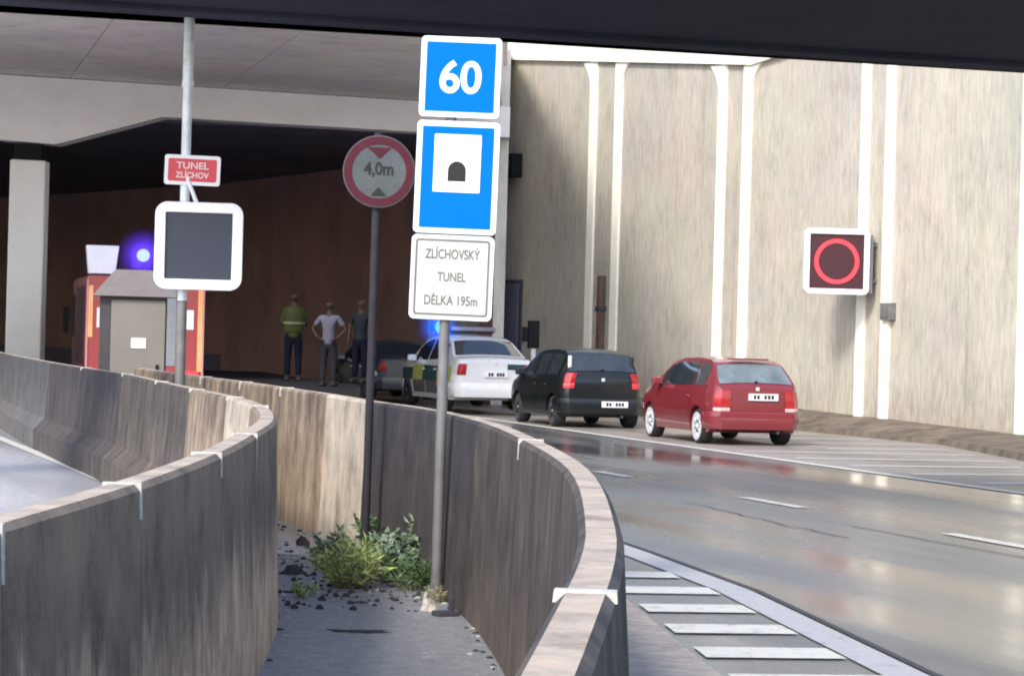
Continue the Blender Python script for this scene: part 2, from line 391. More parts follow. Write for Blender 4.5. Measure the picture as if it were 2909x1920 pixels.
EP=[(3.0,8.2),(2.55,10.8),(2.08,13.5),(1.57,17.8),(1.01,20.8),(.05,25.5),(-1.5,31)]
strip(EP,.25,.008,mat=M['paint_line'])
def Ex(y):
    for (x0,y0),(x1,y1) in zip(EP,EP[1:]):
        if y0<=y<=y1: return x0+(x1-x0)*(y-y0)/(y1-y0)
    return EP[0][0]
for i in range(9):
    yc=18.75-1.14*i; xl=.74+max(0,(17.2-yc))*.085+.10
    if yc>17: xl=.55
    xr=Ex(yc)-.16; th=.235
    if xr-xl<.1: continue
    struct('road_marking',sheet([(xl,yc-th),(xr+.03,yc-th+.1),(xr-.03,yc+th+.1),(xl-.04,yc+th)],.009),M['paint'])
for i in range(15):
    yc=25+2.0*i; 
    def Kx(y): return 7.75 if y<40 else (7.9-.05*(y-40) if y<46 else 7.6-.35*(y-46))
    xl=Ax(yc)+.35; xr=Kx(yc+1.0)-.25
    if yc>51.5 or xr<xl+.3: continue
    if 41.5<yc<50: xl=max(xl,5.3-.29*(yc-43))
    struct('road_marking',sheet([(xl,yc-.22),(xr,yc+.6),(xr,yc+.95),(xl,yc+.22)],.009),M['paint_line'])
strip([(x+.17,y) for x,y in EP],.05,.0095,name='road_seam',mat=M['tar'])
rc=random.Random(3)
for (x0,y0,x1,y1) in ((3.3,24.5,6.6,13.5),(1.9,27.5,3.0,23.0),(4.6,20.0,5.4,16.5)):
    P_=[]; 
    for i in range(15):
        t=i/14; P_.append((x0+(x1-x0)*t+rc.uniform(-.05,.05),y0+(y1-y0)*t))
    strip(P_[::-1],.022,.0075,name='road_crack',mat=M['tar'])
# low kerb beside the barrier
kp=[(.93+.1,10.5),(.88,13.3),(.72,16.6),(.45,18.6)]
kp=[(1.55,8.3),(1.28,10.8),(1.02,13.3),(.75,16.6),(.45,19.2)]
kb=MB()
kb.grid([[(x-.62,y,.0),(x-.60,y,.07),(x,y,.07),(x+.02,y,0)] for x,y in kp])
struct('kerb',kb,M['kerb'])
# kerb and verge along the retaining wall
KL=[(9.6,24),(8.6,36),(8.0,40.2),(7.7,46),(5.8,51.5),(3.6,57.5),(1.2,65)]
def zw(y): return max(0.05,.12+.028*(y-46))
vb=MB().grid([[(x,y,0),(x+.05,y,.11),(x+.3,y,.12),((x+WLx(y))/2+.2,y,.10+zw(y)*.55),(WLx(y)+.05,y,zw(y)+.05)] for x,y in KL])
struct('verge',vb,M['verge'])
# left road line
strip([(-2.1,21.5),(-4.4,28.4),(-7.68,38.8),(-12,52)],.16,.008)

# ------------------------------------------------------------------ retaining wall
tv=Vector((-.466,1,0)).normalized(); nv=Vector((-tv.y,tv.x,0))       # along, outward (to road)
def wp(y,off,z): return Vector((WLx(y),y,z))+nv*off
wr=empty('retaining_wall',(WLx(47),47,0),0,'tall sunlit ribbed concrete retaining wall with cream pilaster strips behind the cars','retaining wall')
wo=Vector((WLx(47),47,0))
HW=8.35
zc=lambda y: 8.37+.105*(y-62) if y>56 else min(8.15,7.74+.1*(56-y))
def wbox(mb,y0,y1,o0,o1,z0,z1):
    zz=lambda z,y: z(y) if callable(z) else z
    vs=[wp(y,o,zz(z,y))-wo for z in (z0,z1) for o in (o0,o1) for y in (y0,y1)]
    mb.add(vs,[(0,2,3,1),(4,5,7,6),(0,1,5,4),(2,6,7,3),(0,4,6,2),(1,3,7,5)]); return mb
jy=[35.5,38.9,42.7,46.7,51.5,56.7,62.35]       # pilaster pair centres
ed=[20]+jy[:5]+[56.0]+jy[5:]+[72]
for a,b in zip(ed,ed[1:]):
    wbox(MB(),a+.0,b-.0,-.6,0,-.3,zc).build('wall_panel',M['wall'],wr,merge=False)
for y in jy:
    for s in (-1,1):
        yy=y+s*(.41+.018*(y-51.5)); hw_=.72*min(.21,.17+.006*(y-51.5))
        wbox(MB(),yy-hw_,yy+hw_,0.002,.06,.15,lambda q: zc(q)-.6).build('pilaster_strip',M['pilaster'],wr)
        # flared bracket under the coping
        mb=MB(); n=6; L=[];Rr=[]
        for i in range(n+1):
            t=i/n; z=zc(yy)-.6+.6*t; e=hw_+.34*t*t
            if s<0: y0,y1=yy-e,yy+hw_
            else: y0,y1=yy-hw_,yy+e
            L.append([wp(y0,.003,z)-wo,wp(y0,.06,z)-wo,wp(y1,.06,z)-wo,wp(y1,.003,z)-wo])
        mb.grid(L).build('pilaster_head',M['pilaster'],wr)
for a,b in ((20,51.5),(51.5,56),(56,62.35),(62.35,72)): wbox(MB(),a,b-.01,-.7,.12,lambda q: zc(q)+.003,lambda q: zc(q)+.8).build('coping',M['pilaster'],wr)
struct('ground',MB().grid([[(WLx(y)+.65,y,zc(y)+.4),(300,y,zc(y)+.4)] for y in (20,70)]+[[(WLx(70)+.65,300,zc(70)+.4),(300,300,zc(70)+.4)]]),M['ground'])

# things on the wall
def on_wall(y,off,z): return wp(y,off,z)
wang=math.atan2(tv.x,-tv.y)    # rotation that turns local -y to face out of the wall
WR=math.atan2(nv.y,nv.x)+R(90)
o=empty('wall_box',on_wall(50.95,0,2.42),WR,'small grey junction box on the wall just below right of the red ring display','junction box')
MB().box(-.17,.17,-.16,0,-.17,.17).build('case',M['galv_dark'],o,bevel=.01)
MB().box(-.12,.12,-.175,-.162,-.12,.12).build('lid',M['galv_dark'],o)
o=empty('wall_box',on_wall(66.9,0,6.15),WR,'dark box high on the shaded wall beside the tunnel portal','lamp housing')
MB().box(-.3,.3,-.3,0,-.3,.3).build('case',M['black'],o,bevel=.02)
MB().prism(rrect(.4,.35,.05),-.33,-.302).build('lens',M['led_dim'],o)
o=empty('service_door',on_wall(67.1,0,1.2),WR,'dark service door in the shaded wall beside the tunnel portal','door')
MB().box(-.75,.75,-.06,0.0,-1.2,2.0).build('frame',M['dark'],o)
MB().box(-.65,.65,-.09,-.062,-1.15,1.9).build('leaf',M['tunnel_dark'],o)
MB().box(.45,.5,-.14,-.092,.1,.3).build('handle',M['galv_dark'],o)
o=empty('drain_pipe',on_wall(62.25,.0,0),WR,'short rust brown cover pipe standing against the wall behind the black hatchback','pipe')
MB().box(-.09,.09,-.16,-.004,.2,3.25).build('duct',M['rust'],o,bevel=.01)
MB().box(-.13,.13,-.175,-.003,1.0,1.12).build('clamp',M['dark'],o)
MB().box(-.13,.13,-.175,-.003,2.4,2.52).build('clamp',M['dark'],o)
o=empty('emergency_post',(.5,60.5,0.02),R(10),'dark emergency post between the silver police car and the black hatchback','post')
MB().box(-.05,.05,-.05,.05,0,1.5).build('stem',M['white'],o)
MB().box(-.13,.13,-.1,.1,1.45,2.1).build('head',M['black'],o,bevel=.02)
MB().box(-.26,-.135,-.06,.06,1.6,1.95).build('side_box',M['black'],o)

# red ring display
o=empty('ring_display',(7.137,51.3,0),R(2),'square display with glowing red ring in a pale frame, bracketed off the sunlit wall','traffic display')
o.location.z=0
cz=3.386; S=1.30
mb=MB(); ring_mesh(mb,rrect(S,S,.12),rrect(S-.22,S-.22,.01),-.1,.12); mb.build('frame',M['galv'],o,bevel=.01).location=(-.75,0,cz)
MB().prism(rrect(S-.2,S-.2,.01),-.05,.1).build('screen',M['led_dim'],o).location=(-.75,0,cz)
ci=lambda r,n=48:[(r*math.cos(2*math.pi*i/n),r*math.sin(2*math.pi*i/n)) for i in range(n)]
mb=MB(); ring_mesh(mb,ci(.445),ci(.365),-.075,-.052); mb.build('led_ring',M['led'],o).location=(-.75,0,cz)
MB().box(-.6,.14,.125,.2,cz-.4,cz-.32).build('bracket',M['galv_dark'],o)
MB().box(-.6,.14,.125,.2,cz+.32,cz+.4).build('bracket',M['galv_dark'],o)
MB().box(-.105,-.02,-.02,.3,cz-.62,cz+.55).build('control_box',M['galv_dark'],o,bevel=.01)

# ------------------------------------------------------------------ near dark overpass (its underside shows)
def obl(y): return lambda x: y+.328*x
far=obl(28.0); near=lambda x: 24.55-.2*x  # unseen near edge tapered to let sun reach the left display
ob=empty('overpass',(0,25,0),0,'dark underside of the overpass crossing the whole top of the view','bridge')
oo=Vector((0,25,0))
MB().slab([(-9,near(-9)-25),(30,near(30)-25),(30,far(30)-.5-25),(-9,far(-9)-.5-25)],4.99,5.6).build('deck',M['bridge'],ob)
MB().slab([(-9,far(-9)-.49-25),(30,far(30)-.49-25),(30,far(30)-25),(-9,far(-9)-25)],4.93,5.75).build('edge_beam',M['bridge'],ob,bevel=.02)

# ------------------------------------------------------------------ tunnel portal building
tp=empty('tunnel_portal',(-6,60,0),0,'grey concrete tunnel portal with pale fascia beam and dark brown interior on the left','tunnel')
to_=Vector((-6,60,0))
def T(mb): 
    mb.v=[(x+6,y-60,z) for x,y,z in mb.v]; return mb
fy=lambda x: 60+.41*(x+11.9)
# deck soffit in planks with joints running along the road
dk=lambda x: 49.75+.305*(x+.4)
xs=[-30,-26,-22,-18,-14.4,-10.9,-7.4,-3.9,-.4]
for a,b in zip(xs,xs[1:]):
    # plank sides follow the road heading
    sh=lambda x,y:(x-.24*(y-dk(x))*1.0 if x<-.5 else x, y)
    pts=[sh(a+.012,dk(a)),sh(b-.012,dk(b)),sh(b-.012,fy(b)+.1),sh(a+.012,fy(a)+.1)]
    T(MB().slab(pts,7.5,8.1)).build('soffit_plank',M['soffit'],tp)
T(MB().slab([(-34,dk(-34)),(-.4,dk(-.4)),(-.4,67.2),(-34,67.2)],8.11,8.6)).build('deck_slab',M['soffit'],tp)
T(MB().slab([(-34,dk(-34)-.1),(-.3,dk(-.3)-.1),(-.3,67.2),(-.6,67.2),(-.6,dk(-.6)+.25),(-34,dk(-34)+.25)],8.61,9.25)).build('parapet',M['soffit'],tp)
# fascia outline in (x,z), placed on the slanted portal plane
out=[(-.2,7.48),(-34,7.48),(-34,6.6),(-16.2,6.72),(-13.2,6.15),(-12.0,5.97),(-10.8,5.93),(-8.45,6.72),(-.2,6.72)]
n=len(out); mb=MB()
vs=[(x,fy(x),z) for x,z in out]+[(x,fy(x)+.8,z) for x,z in out]
mb.add(vs,[tuple(range(n)),tuple(range(2*n-1,n-1,-1))]+[(i,(i+1)%n,(i+1)%n+n,i+n) for i in range(n)])
T(mb).build('fascia',M['fascia'],tp)
T(MB().slab([(-11.70,fy(-11.6)+.05),(-11.1,fy(-11.1)+.05),(-11.1,fy(-11.1)+.5),(-11.70,fy(-11.6)+.5)],5.55,5.92)).build('bearing',M['black'],tp)
c_=T(MB().slab([(-11.78,fy(-11.7)+.02),(-11.0,fy(-11.0)+.02),(-11.0,fy(-11.0)+.6),(-11.78,fy(-11.7)+.6)],-.2,5.54)).build('column',M['column'],tp,bevel=.04)
# interior
tw=[(-.35,67.7),(-1.6,71.5),(-4.5,79),(-10,90),(-20,104),(-40,122),(-70,140)]
rows=[[(x,y,-.1),(x,y,1.0),(x,y,6.9)] for x,y in tw]
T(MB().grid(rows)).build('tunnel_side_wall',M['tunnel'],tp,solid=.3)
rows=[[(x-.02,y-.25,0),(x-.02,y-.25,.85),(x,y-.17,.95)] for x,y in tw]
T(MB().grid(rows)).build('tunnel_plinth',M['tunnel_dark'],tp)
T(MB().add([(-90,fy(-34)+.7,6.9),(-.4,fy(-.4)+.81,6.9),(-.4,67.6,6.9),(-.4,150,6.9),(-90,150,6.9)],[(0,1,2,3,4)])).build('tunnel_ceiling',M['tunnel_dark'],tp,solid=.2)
T(MB().slab([(-90,150.3),(-.4,150.3),(-.4,151),(-90,151)],-.2,7)).build('end_wall',M['tunnel_dark'],tp)
T(MB().slab([(-34.5,30),(-34,30),(-34,67),(-34.5,67)],-.2,7.4)).build('side_pier_wall',M['soffit'],tp)
T(MB().slab([(-90,66),(-34,66),(-34,67),(-90,67)],-.2,7.4)).build('side_pier_wall',M['soffit'],tp)
T(MB().slab([(-.5,fy(-.2)+.81),(-.22,fy(-.2)+.81),(-.22,67.7),(-.5,67.7)],-.1,9.0)).build('portal_return',M['soffit'],tp)
struct('walkway',MB().slab([(-6.9,57),(-5.6,52),(-3.9,47.2),(-2.75,47.2),(-2.9,50),(-4.4,56),(-6.2,64),(-9,64)],0.02,.70),M['black'])

# ------------------------------------------------------------------ signs
# 60 / tunnel / text sign stack
sp_=empty('traffic_sign',(-.445,16.6,0),R(-2),'tall sign stack with blue 60, blue tunnel symbol and white text plate on one post','road sign')
s=sp_; fr=M['cyanwhite']
tilt=empty('tmp'); bpy.data.objects.remove(tilt)
MB().tube((0,0,0),(.02,0,3.58),.034,n=20).build('pole',M['galv_dark'],s,smooth=True)
MB().lathe([(.10,0),(.10,.02),(.055,.03),(.055,.10)],n=20).build('base_flange',M['galv_dark'],s)
def panel(zc,xc,w,h,mface,mborder,bw,r,name='sign_panel'):
    p=MB().prism(rrect(w,h,r),-.055,-.040).build(name,mborder,s); p.location=(xc,0,zc)
    f=MB().prism(rrect(w-2*bw,h-2*bw,max(.004,r-bw)),-.0585,-.0555).build('sign_face',mface,p)
    return p
p1=panel(3.357,.072,.515,.515,M['blue'],fr,.036,.03)
p1.rotation_euler=(0,R(1),0)
text_mesh('sign_digits','60',.285,M['cyanwhite'],p1,.0,-.0600,-.012,sx=.98,bold=.006,spacing=.98)
p2=panel(2.715,.065,.53,.72,M['blue'],fr,.036,.03); p2.rotation_euler=(0,R(1),0)
MB().prism(rrect(.30,.37,.006),-.0615,-.0590).build('symbol_field',M['white'],p2).location=(.0,0,.09)
arch=[(-.058,-.07),(.058,-.07),(.058,.0)]+[(.058*math.cos(a),.0+.058*math.sin(a)) for a in [math.pi*i/12 for i in range(1,12)]]+[(-.058,.0)]
MB().prism(arch,-.0640,-.0618).build('tunnel_symbol',M['ink'],p2).location=(.0,0,.045)
p3=panel(2.075,.050,.53,.54,M['plate'],M['galv'],.014,.035); p3.rotation_euler=(0,R(1),0)
mb=MB(); ring_mesh(mb,rrect(.475,.485,.02),rrect(.452,.462,.012),-.0612,-.0588); mb.build('sign_border',M['ink_grey'],p3)
text_mesh('sign_text','ZLÍCHOVSKÝ',.086,M['ink_grey'],p3,.0,-.0600,.145,sx=.68,bold=.0016)
text_mesh('sign_text','TUNEL',.082,M['ink_grey'],p3,.0,-.0600,.0,sx=.72,bold=.0016)
text_mesh('sign_text','DÉLKA 195m',.086,M['ink_grey'],p3,.0,-.0600,-.15,sx=.72,bold=.0016)
for z in (3.5,3.15,2.9,2.5,2.2,1.88):
    MB().box(-.045,.075,-.039,.04,z-.015,z+.015).build('clamp',M['galv_dark'],s)

# height limit sign
hs=empty('traffic_sign',(-1.035,18.9,0),R(3),'round red rimmed height limit sign on a dark post, half behind the blue sign','road sign')
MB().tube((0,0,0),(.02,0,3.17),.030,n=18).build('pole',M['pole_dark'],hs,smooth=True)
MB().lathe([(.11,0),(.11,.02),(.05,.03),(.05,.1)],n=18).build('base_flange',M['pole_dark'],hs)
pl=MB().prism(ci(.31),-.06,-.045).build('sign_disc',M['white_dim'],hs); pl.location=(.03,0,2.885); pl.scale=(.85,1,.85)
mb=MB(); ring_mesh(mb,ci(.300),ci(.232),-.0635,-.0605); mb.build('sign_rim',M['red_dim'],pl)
text_mesh('sign_digits','4,0m',.15,M['ink'],pl,.0,-.0650,.02,sx=.85,bold=.003)
MB().prism([(-.10,.205),(.10,.205),(0,.115)],-.0670,-.0640).build('arrow',M['red_dim'],pl)
MB().prism([(-.065,-.205),(.065,-.205),(0,-.135)],-.0670,-.0640).build('arrow',M['ink'],pl)

# left pole with matrix display
ms=empty('traffic_sign',(-3.50,27.35,0),R(5),'tall pale pole with a blank square display under a small red plate','display sign')
MB().tube((0,0,0),(0,0,2.0),.055,n=20).build('pole',M['galv_dark'],ms,smooth=True)
MB().tube((0,0,2.0),(0,0,4.3),.050,n=20).build('pole',M['galv'],ms,smooth=True)
MB().tube((0,0,4.302),(0,0,6.2),.056,.054,n=20).build('pole',M['galv'],ms,smooth=True)
MB().lathe([(.062,0),(.062,.06)],(0,0,4.26),n=20).build('collar',M['galv'],ms)
dp=empty('tmp2'); bpy.data.objects.remove(dp)
mb=MB(); ring_mesh(mb,rrect(.92,.92,.13),rrect(.70,.70,.012),-.20,-.07); mb.build('display_frame',M['frame'],ms,bevel=.01).location=(.165,0,2.575)
MB().prism(rrect(.71,.71,.01),-.16,-.09).build('screen',M['screen'],ms).location=(.165,0,2.575)
MB().box(-.03,.03,-.07,.0,2.3,2.36).build('bracket',M['galv_dark'],ms)
MB().tube((.02,-.06,3.3),(.13,-.12,3.03),.022,n=10).build('support_arm',M['white'],ms)
pp=MB().prism(rrect(.585,.315,.03),-.075,-.06).build('name_plate',M['white'],ms); pp.location=(.075,0,3.375); pp.rotation_euler=(0,R(1),0)
MB().prism(rrect(.51,.24,.02),-.0785,-.0755).build('plate_face',M['red_sign'],pp)
M['pinkish']=plain('faded lettering',(.80,.62,.62),.6)
text_mesh('plate_text','TUNEL',.10,M['pinkish'],pp,.0,-.080,.045,sx=1.1,bold=.002)
text_mesh('plate_text','ZLÍCHOV',.085,M['pinkish'],pp,.0,-.080,-.055,sx=.95,bold=.002)

# utility cabinet
cb=empty('utility_cabinet',(-5.18,35.6,0),R(8),'grey brown utility cabinet with a hipped roof in front of the fire engine','cabinet')
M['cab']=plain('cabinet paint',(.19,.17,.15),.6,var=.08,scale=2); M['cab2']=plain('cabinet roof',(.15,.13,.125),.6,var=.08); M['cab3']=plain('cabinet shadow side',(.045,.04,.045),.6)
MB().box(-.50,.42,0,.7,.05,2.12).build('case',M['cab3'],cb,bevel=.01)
MB().box(-.34,.40,-.035,-.002,.12,2.08).build('door',M['cab'],cb,bevel=.008)
mb=MB(); mb.add([(-.60,-.12,2.13),(.55,-.12,2.13),(.55,.8,2.13),(-.60,.8,2.13),(-.30,.2,2.50),(.20,.2,2.50),(.20,.5,2.50),(-.30,.5,2.50)],[(3,2,1,0),(4,5,6,7),(0,1,5,4),(1,2,6,5),(2,3,7,6),(3,0,4,7)])
mb.build('roof',M['cab2'],cb)
MB().box(-.06,.14,-.048,-.037,1.42,1.56).build('label_plate',M['white'],cb)
MB().box(.28,.32,-.06,-.037,1.0,1.2).build('handle',M['black'],cb)
MB().box(-.52,.44,-.02,.72,0,.05).build('plinth',M['kerb'],cb)

# ------------------------------------------------------------------ vehicles
def interp(tab,x):
    if x<=tab[0][0]: return tab[0][1]
    for (a,b),(c,d) in zip(tab,tab[1:]):
        if x<=c: return b+(d-b)*(x-a)/(c-a)
    return tab[-1][1]
def smooth_interp(tab,x,h=.05): return (interp(tab,x-h)+2*interp(tab,x)+interp(tab,x+h))/4

def car(name, label, loc, rz, sp, group='cars queuing at the tunnel'):
    root=empty(name,loc,rz,label,'car',group)
    L=sp['L']; W=sp['W']/2; H=sp['H']; r=sp['r']; ra=sp['ra']; fa=ra+sp['wb']
    top=sp['top']; plan=sp['plan']; belt=sp['belt']; rw=sp.get('roofw',.74)
    Rarch=r+.055
    def ztop(y): return smooth_interp(top,y,.03)
    def zbelt(y): return min(interp(belt,y), ztop(y)-.035)
    def zbot(y):
        z=.20 if .25<y<L-.25 else .26
        for a in (ra,fa):
            d=abs(y-a)
            if d<Rarch: z=max(z, r+math.sqrt(Rarch**2-d*d)-.0)
        return z
    zf=[(.15,.93),(.3,.965),(.5,1.0),(.68,.995),(.85,.965),(1.0,.93),(1.2,.9)]
    def wid(y,z):
        p=smooth_interp(plan,y,.03)*W; b=zbelt(y)
        if z<=b+1e-6: return p*interp(zf,z)
        t=min(1,(z-b)/max(.05,(H-.03-b)))
        return p*interp(zf,b)*(1-t*(1-rw)) - .035*max(0,(t-.75)/.25)**2
    def ring(y):
        zb=zbot(y); b=zbelt(y); zt=ztop(y)-.03; pts=[]
        zs=[zb+(b-zb)*k/6 for k in range(7)]+[b+(zt-b)*k/6 for k in range(1,7)]
        pts=[(wid(y,z),z) for z in zs]; we=pts[-1][0]
        for s_ in (.93,.75,.45,.15): pts.append((we*s_, zt+.03*(1-s_*s_)))
        full=[(x,y-L/2,z) for x,z in pts]+[(-x,y-L/2,z) for x,z in reversed(pts)]
        return full
    ys=sorted(set([round(x,3) for x in
        [0,.015,.04,.08,.13,.2,.3,.42,.55]+[ra+Rarch*math.cos(math.pi*i/12) for i in range(13)]+[fa+Rarch*math.cos(math.pi*i/12) for i in range(13)]
        +[ra-Rarch-.004,ra+Rarch+.004,fa-Rarch-.004,fa+Rarch+.004]+[L*i/26 for i in range(1,26)]+[L-.12,L-.06,L-.02,L] if 0<=x<=L]))
    rings=[ring(y) for y in ys]; n=len(rings[0]); mb=MB()
    fs=[]
    for k in range(len(rings)-1):
        for i in range(n): fs.append((k*n+i,k*n+(i+1)%n,(k+1)*n+(i+1)%n,(k+1)*n+i))
    fs.append(tuple(range(n))); fs.append(tuple((len(rings)-1)*n+i for i in range(n-1,-1,-1)))
    mb.add([v for q in rings for v in q],fs)
    paint=sp['paint']
    mb.build('body',paint,root,smooth=True)
    # dark floor and wheel-house
    MB().box(-W*.80,W*.80,-L/2+.35,L/2-.35,.24,.62).build('underbody',M['black'],root)
    def side_patch(nm,mat,y0,y1,f0,f1,off,parent=root,ny=10,nz=4,sides=(-1,1),absz=False):
        for sd in sides:
            rows=[]
            for i in range(ny+1):
                y=y0+(y1-y0)*i/ny; b=zbelt(y); zt=ztop(y)-.03; row=[]
                for j in range(nz+1):
                    t=f0+(f1-f0)*j/nz
                    z=t if absz else b+(zt-b)*t
                    row.append((sd*(wid(y,z)+off), y-L/2, z))
                rows.append(row)
            MB().grid(rows).build(nm,mat,parent,smooth=True)
    for (a,b_) in sp['sidewin']: side_patch('side_window',sp.get('glass',M['glass']),a,b_,.07,.86,.006)
    for (a,b_) in sp['doors']:
        side_patch('door',sp.get('doorpaint',paint),a,b_,.30,.86,.005,absz=True,nz=6)
        for sd in (-1,1):
            y=a+.17; x=wid(y,.78)+.012
            MB().box(sd*x-.02,sd*x+.02,y-.09-L/2,y+.09-L/2,.765,.80).build('door_handle',sp.get('handle',paint),root,bevel=.008)
    # rear and front screens on the top surface
    def top_patch(nm,mat,y0,y1,s_,off,dirn):
        rows=[]
        for i in range(9):
            y=y0+(y1-y0)*i/8; zt=ztop(y)-.03; we=wid(y,zt)
            rows.append([(we*s_*(q/5), y-L/2+dirn*off*.8, zt+.03*(1-(s_*q/5)**2)+off*.6) for q in range(-5,6)])
        return MB().grid(rows).build(nm,mat,root,smooth=True)
    top_patch('rear_window',sp.get('rglass',M['glass']),*sp['rearwin'],.93,.012,-1)
    top_patch('windscreen',M['glass'],*sp['windscreen'],.93,.012,1)
    # wrap strips round the rear
    def outline(z,off,ya,frac0=-1,frac1=1,m=22):
        pts=[]
        for sd in (-1,):
            pass
        seq=[(-1,ya*(1-i/6)) for i in range(6)]
        left=[(-(wid(y,z)+off),y-L/2-(off if y<.02 else 0)) for _,y in seq]
        w0=wid(0,z); mid=[(w0*q/8,-L/2-off) for q in range(-8,9)]
        right=[(-x,y) for x,y in reversed(left)]
        return left+mid+right
    def wrap(nm,mat,z0,z1,off,ya,i0=0,i1=None,nz=4,smooth=True):
        rows=[]
        for j in range(nz+1):
            z=z0+(z1-z0)*j/nz; e=off*(.55+.45*math.sin(math.pi*min(1,max(0,j/nz))))
            o_=outline(z,e,ya); rows.append([(x,y,z) for x,y in o_[i0:i1]])
        return MB().grid(rows).build(nm,mat,root,smooth=smooth)
    bz0,bz1=sp['bumper']; wrap('rear_bumper',sp.get('bmat',paint),bz0,bz1,.05,.42)
    t0,t1=sp['tail']; k=sp.get('tailn',3); ya=sp.get('tailya',.14)
    NO=len(outline(.6,.0,.1))
    for mm,(a,b_) in sp['tails']:
        for (i0,i1) in ((3,6+k),(NO-6-k,NO-3)):
            wrap('tail_light',mm,a,b_,.022,ya,i0,i1,nz=3)
    # number plate
    px,pz,pw_,ph=sp['plate']
    pb=MB().box(px-pw_/2,px+pw_/2,-L/2-sp.get('poff',.03)-.012,-L/2-.0,pz-ph/2,pz+ph/2).build('number_plate',M['white'],root)
    mb=MB()
    for q in range(6):
        if q==2: continue
        x=px-pw_/2+.08+q*(pw_-.14)/6
        mb.box(x,x+.045,-L/2-sp.get('poff',.03)-.016,-L/2-sp.get('poff',.03)-.0125,pz-.033,pz+.033)
    mb.build('plate_characters',M['ink'],pb)
    MB().box(-.03,.03,-L/2-.02,-L/2+.01,sp['badge']-.03,sp['badge']+.03).build('badge',M['hub'],root,bevel=.008)
    # front lamps
    for sd in (-1,1):
        MB().lathe([(.02,.0),(.09,-.02),(.10,-.06)],(sd*W*.62,L/2+.01,.62),'y',16).build('headlight',M['hub'],root,smooth=True)
    # wheels
    for yy in (ra,fa):
        for sd in (-1,1):
            wx=sd*(W*.97-.11)
            o_=MB().lathe([(r*.62,-.10),(r*.93,-.105),(r,-.07),(r,.07),(r*.93,.105),(r*.62,.10)],(0,0,0),'x',28).build('wheel',M['tyre'],root,smooth=True)
            o_.location=(wx,yy-L/2,r)
            q=sd
            MB().lathe([(r*.80,q*.02),(r*.80,q*.110),(r*.74,q*.114),(r*.45,q*.10),(r*.16,q*.10),(r*.12,q*.118)],(0,0,0),'x',28).build('rim',sp['rim'],o_,smooth=True)
            mb=MB()
            for a_ in range(7):
                t=2*math.pi*a_/7; c,s2=math.cos(t),math.sin(t)
                M4=Matrix(((1,0,0,0),(0,c,-s2,0),(0,s2,c,0),(0,0,0,1)))
                mb.box(min(q*.098,q*.112),max(q*.098,q*.112),r*.36,r*.58,-.010,.010,M4)
            mb.build('rim_slots',M['hub_dark'] if sp['rim'] is not M['hub'] else M['galv'],o_)
    # mirrors
    ym=sp['mirror']
    for sd in (-1,1):
        x=wid(ym,.93)
        MB().box(min(sd*x,sd*(x+.20)),max(sd*x,sd*(x+.20)),ym-L/2-.04,ym-L/2+.06,.93,1.06).build('wing_mirror',sp.get('mirmat',paint),root,bevel=.03,seg=3)
    MB().tube((W*.45,-L/2-.02,.22),(W*.45,-L/2+.3,.22),.025,n=10).build('exhaust',M['dark'],root)
    MB().box(-.02,.02,-L/2+sp['rearwin'][0]+.02-.05,-L/2+sp['rearwin'][0]+.0,ztop(sp['rearwin'][0])+.01,ztop(sp['rearwin'][0])+.035).build('wiper_hub',M['black'],root)
    root['_z']=0; del root['_z']
    return root,ztop,wid,side_patch,wrap,NO

def rear_shelf(): pass
redp=plain('red car paint',(.19,.022,.028),.28,var=.05,coat=.9)
blkp=plain('black car paint',(.007,.009,.010),.32,var=.1,coat=.35)
silp=plain('silver car paint',(.80,.81,.84),.3,metal=.1,var=.04,coat=.9)
grnp=plain('dark slate car paint',(.06,.07,.09),.25,var=.1,coat=1)
PL=[(0,.77),(.03,.84),(.10,.915),(.30,.97),(.9,1),(3.0,1),(3.6,.96),(3.9,.86),(4.2,.70)]
hatch=dict(L=4.05,W=1.68,H=1.45,r=.29,ra=.72,wb=2.5,plan=PL,
   top=[(0,.93),(.03,.98),(.07,1.00),(.50,1.36),(.75,1.42),(1.4,1.45),(2.1,1.43),(2.45,1.36),(3.05,.98),(3.7,.84),(3.95,.70),(4.05,.55)],
   belt=[(0,.95),(1.5,.93),(3.0,.88),(4.05,.6)],
   sidewin=[(.52,1.02),(1.10,2.66)],doors=[(1.05,2.62)],rearwin=(.10,.46),windscreen=(2.5,3.0),
   bumper=(.27,.55),tail=(.6,.85),tails=[],plate=(0.05,.80,.50,.11),badge=.93,mirror=2.62,paint=redp,rim=M['hub'])
red=dict(hatch); red.update(tails=[(M['tail_dark'],(.60,.90)),(M['tail_pink'],(.56,.62))],tailn=3,poff=.02,rglass=M['glass_light'],handle=redp,roofw=.72,plate=(.10,.80,.52,.11))
r1=car('parked_car','red hatchback with shiny silver hubcaps, last car of the queue along the wall',(3.60,45.3,0),R(15.5),red)[0]
r1.scale=(1.0,1.0,1.025)
MB().box(-.35,.35,-4.05/2+.42,-4.05/2+.56,1.40,1.425).build('roof_spoiler',redp,r1,bevel=.01)
blk=dict(hatch); blk.update(L=3.84,W=1.66,H=1.48,ra=.60,wb=2.46,paint=blkp,rim=M['hub_dark'],
   top=[(0,.90),(.03,.98),(.08,1.05),(.32,1.38),(.55,1.45),(1.2,1.48),(2.0,1.45),(2.35,1.36),(3.0,.98),(3.6,.82),(3.78,.68),(3.84,.5)],
   rearwin=(.09,.34),windscreen=(2.4,2.95),sidewin=[(.42,1.15),(1.22,1.95),(2.02,2.58)],doors=[(.95,1.65),(1.70,2.55)],
   tails=[(M['tail_dark'],(.84,1.02)),(M['tail'],(.74,.835))],tailn=2,tailya=.16,plate=(.22,.45,.50,.11),poff=.055,badge=.90,rglass=M['glass'])
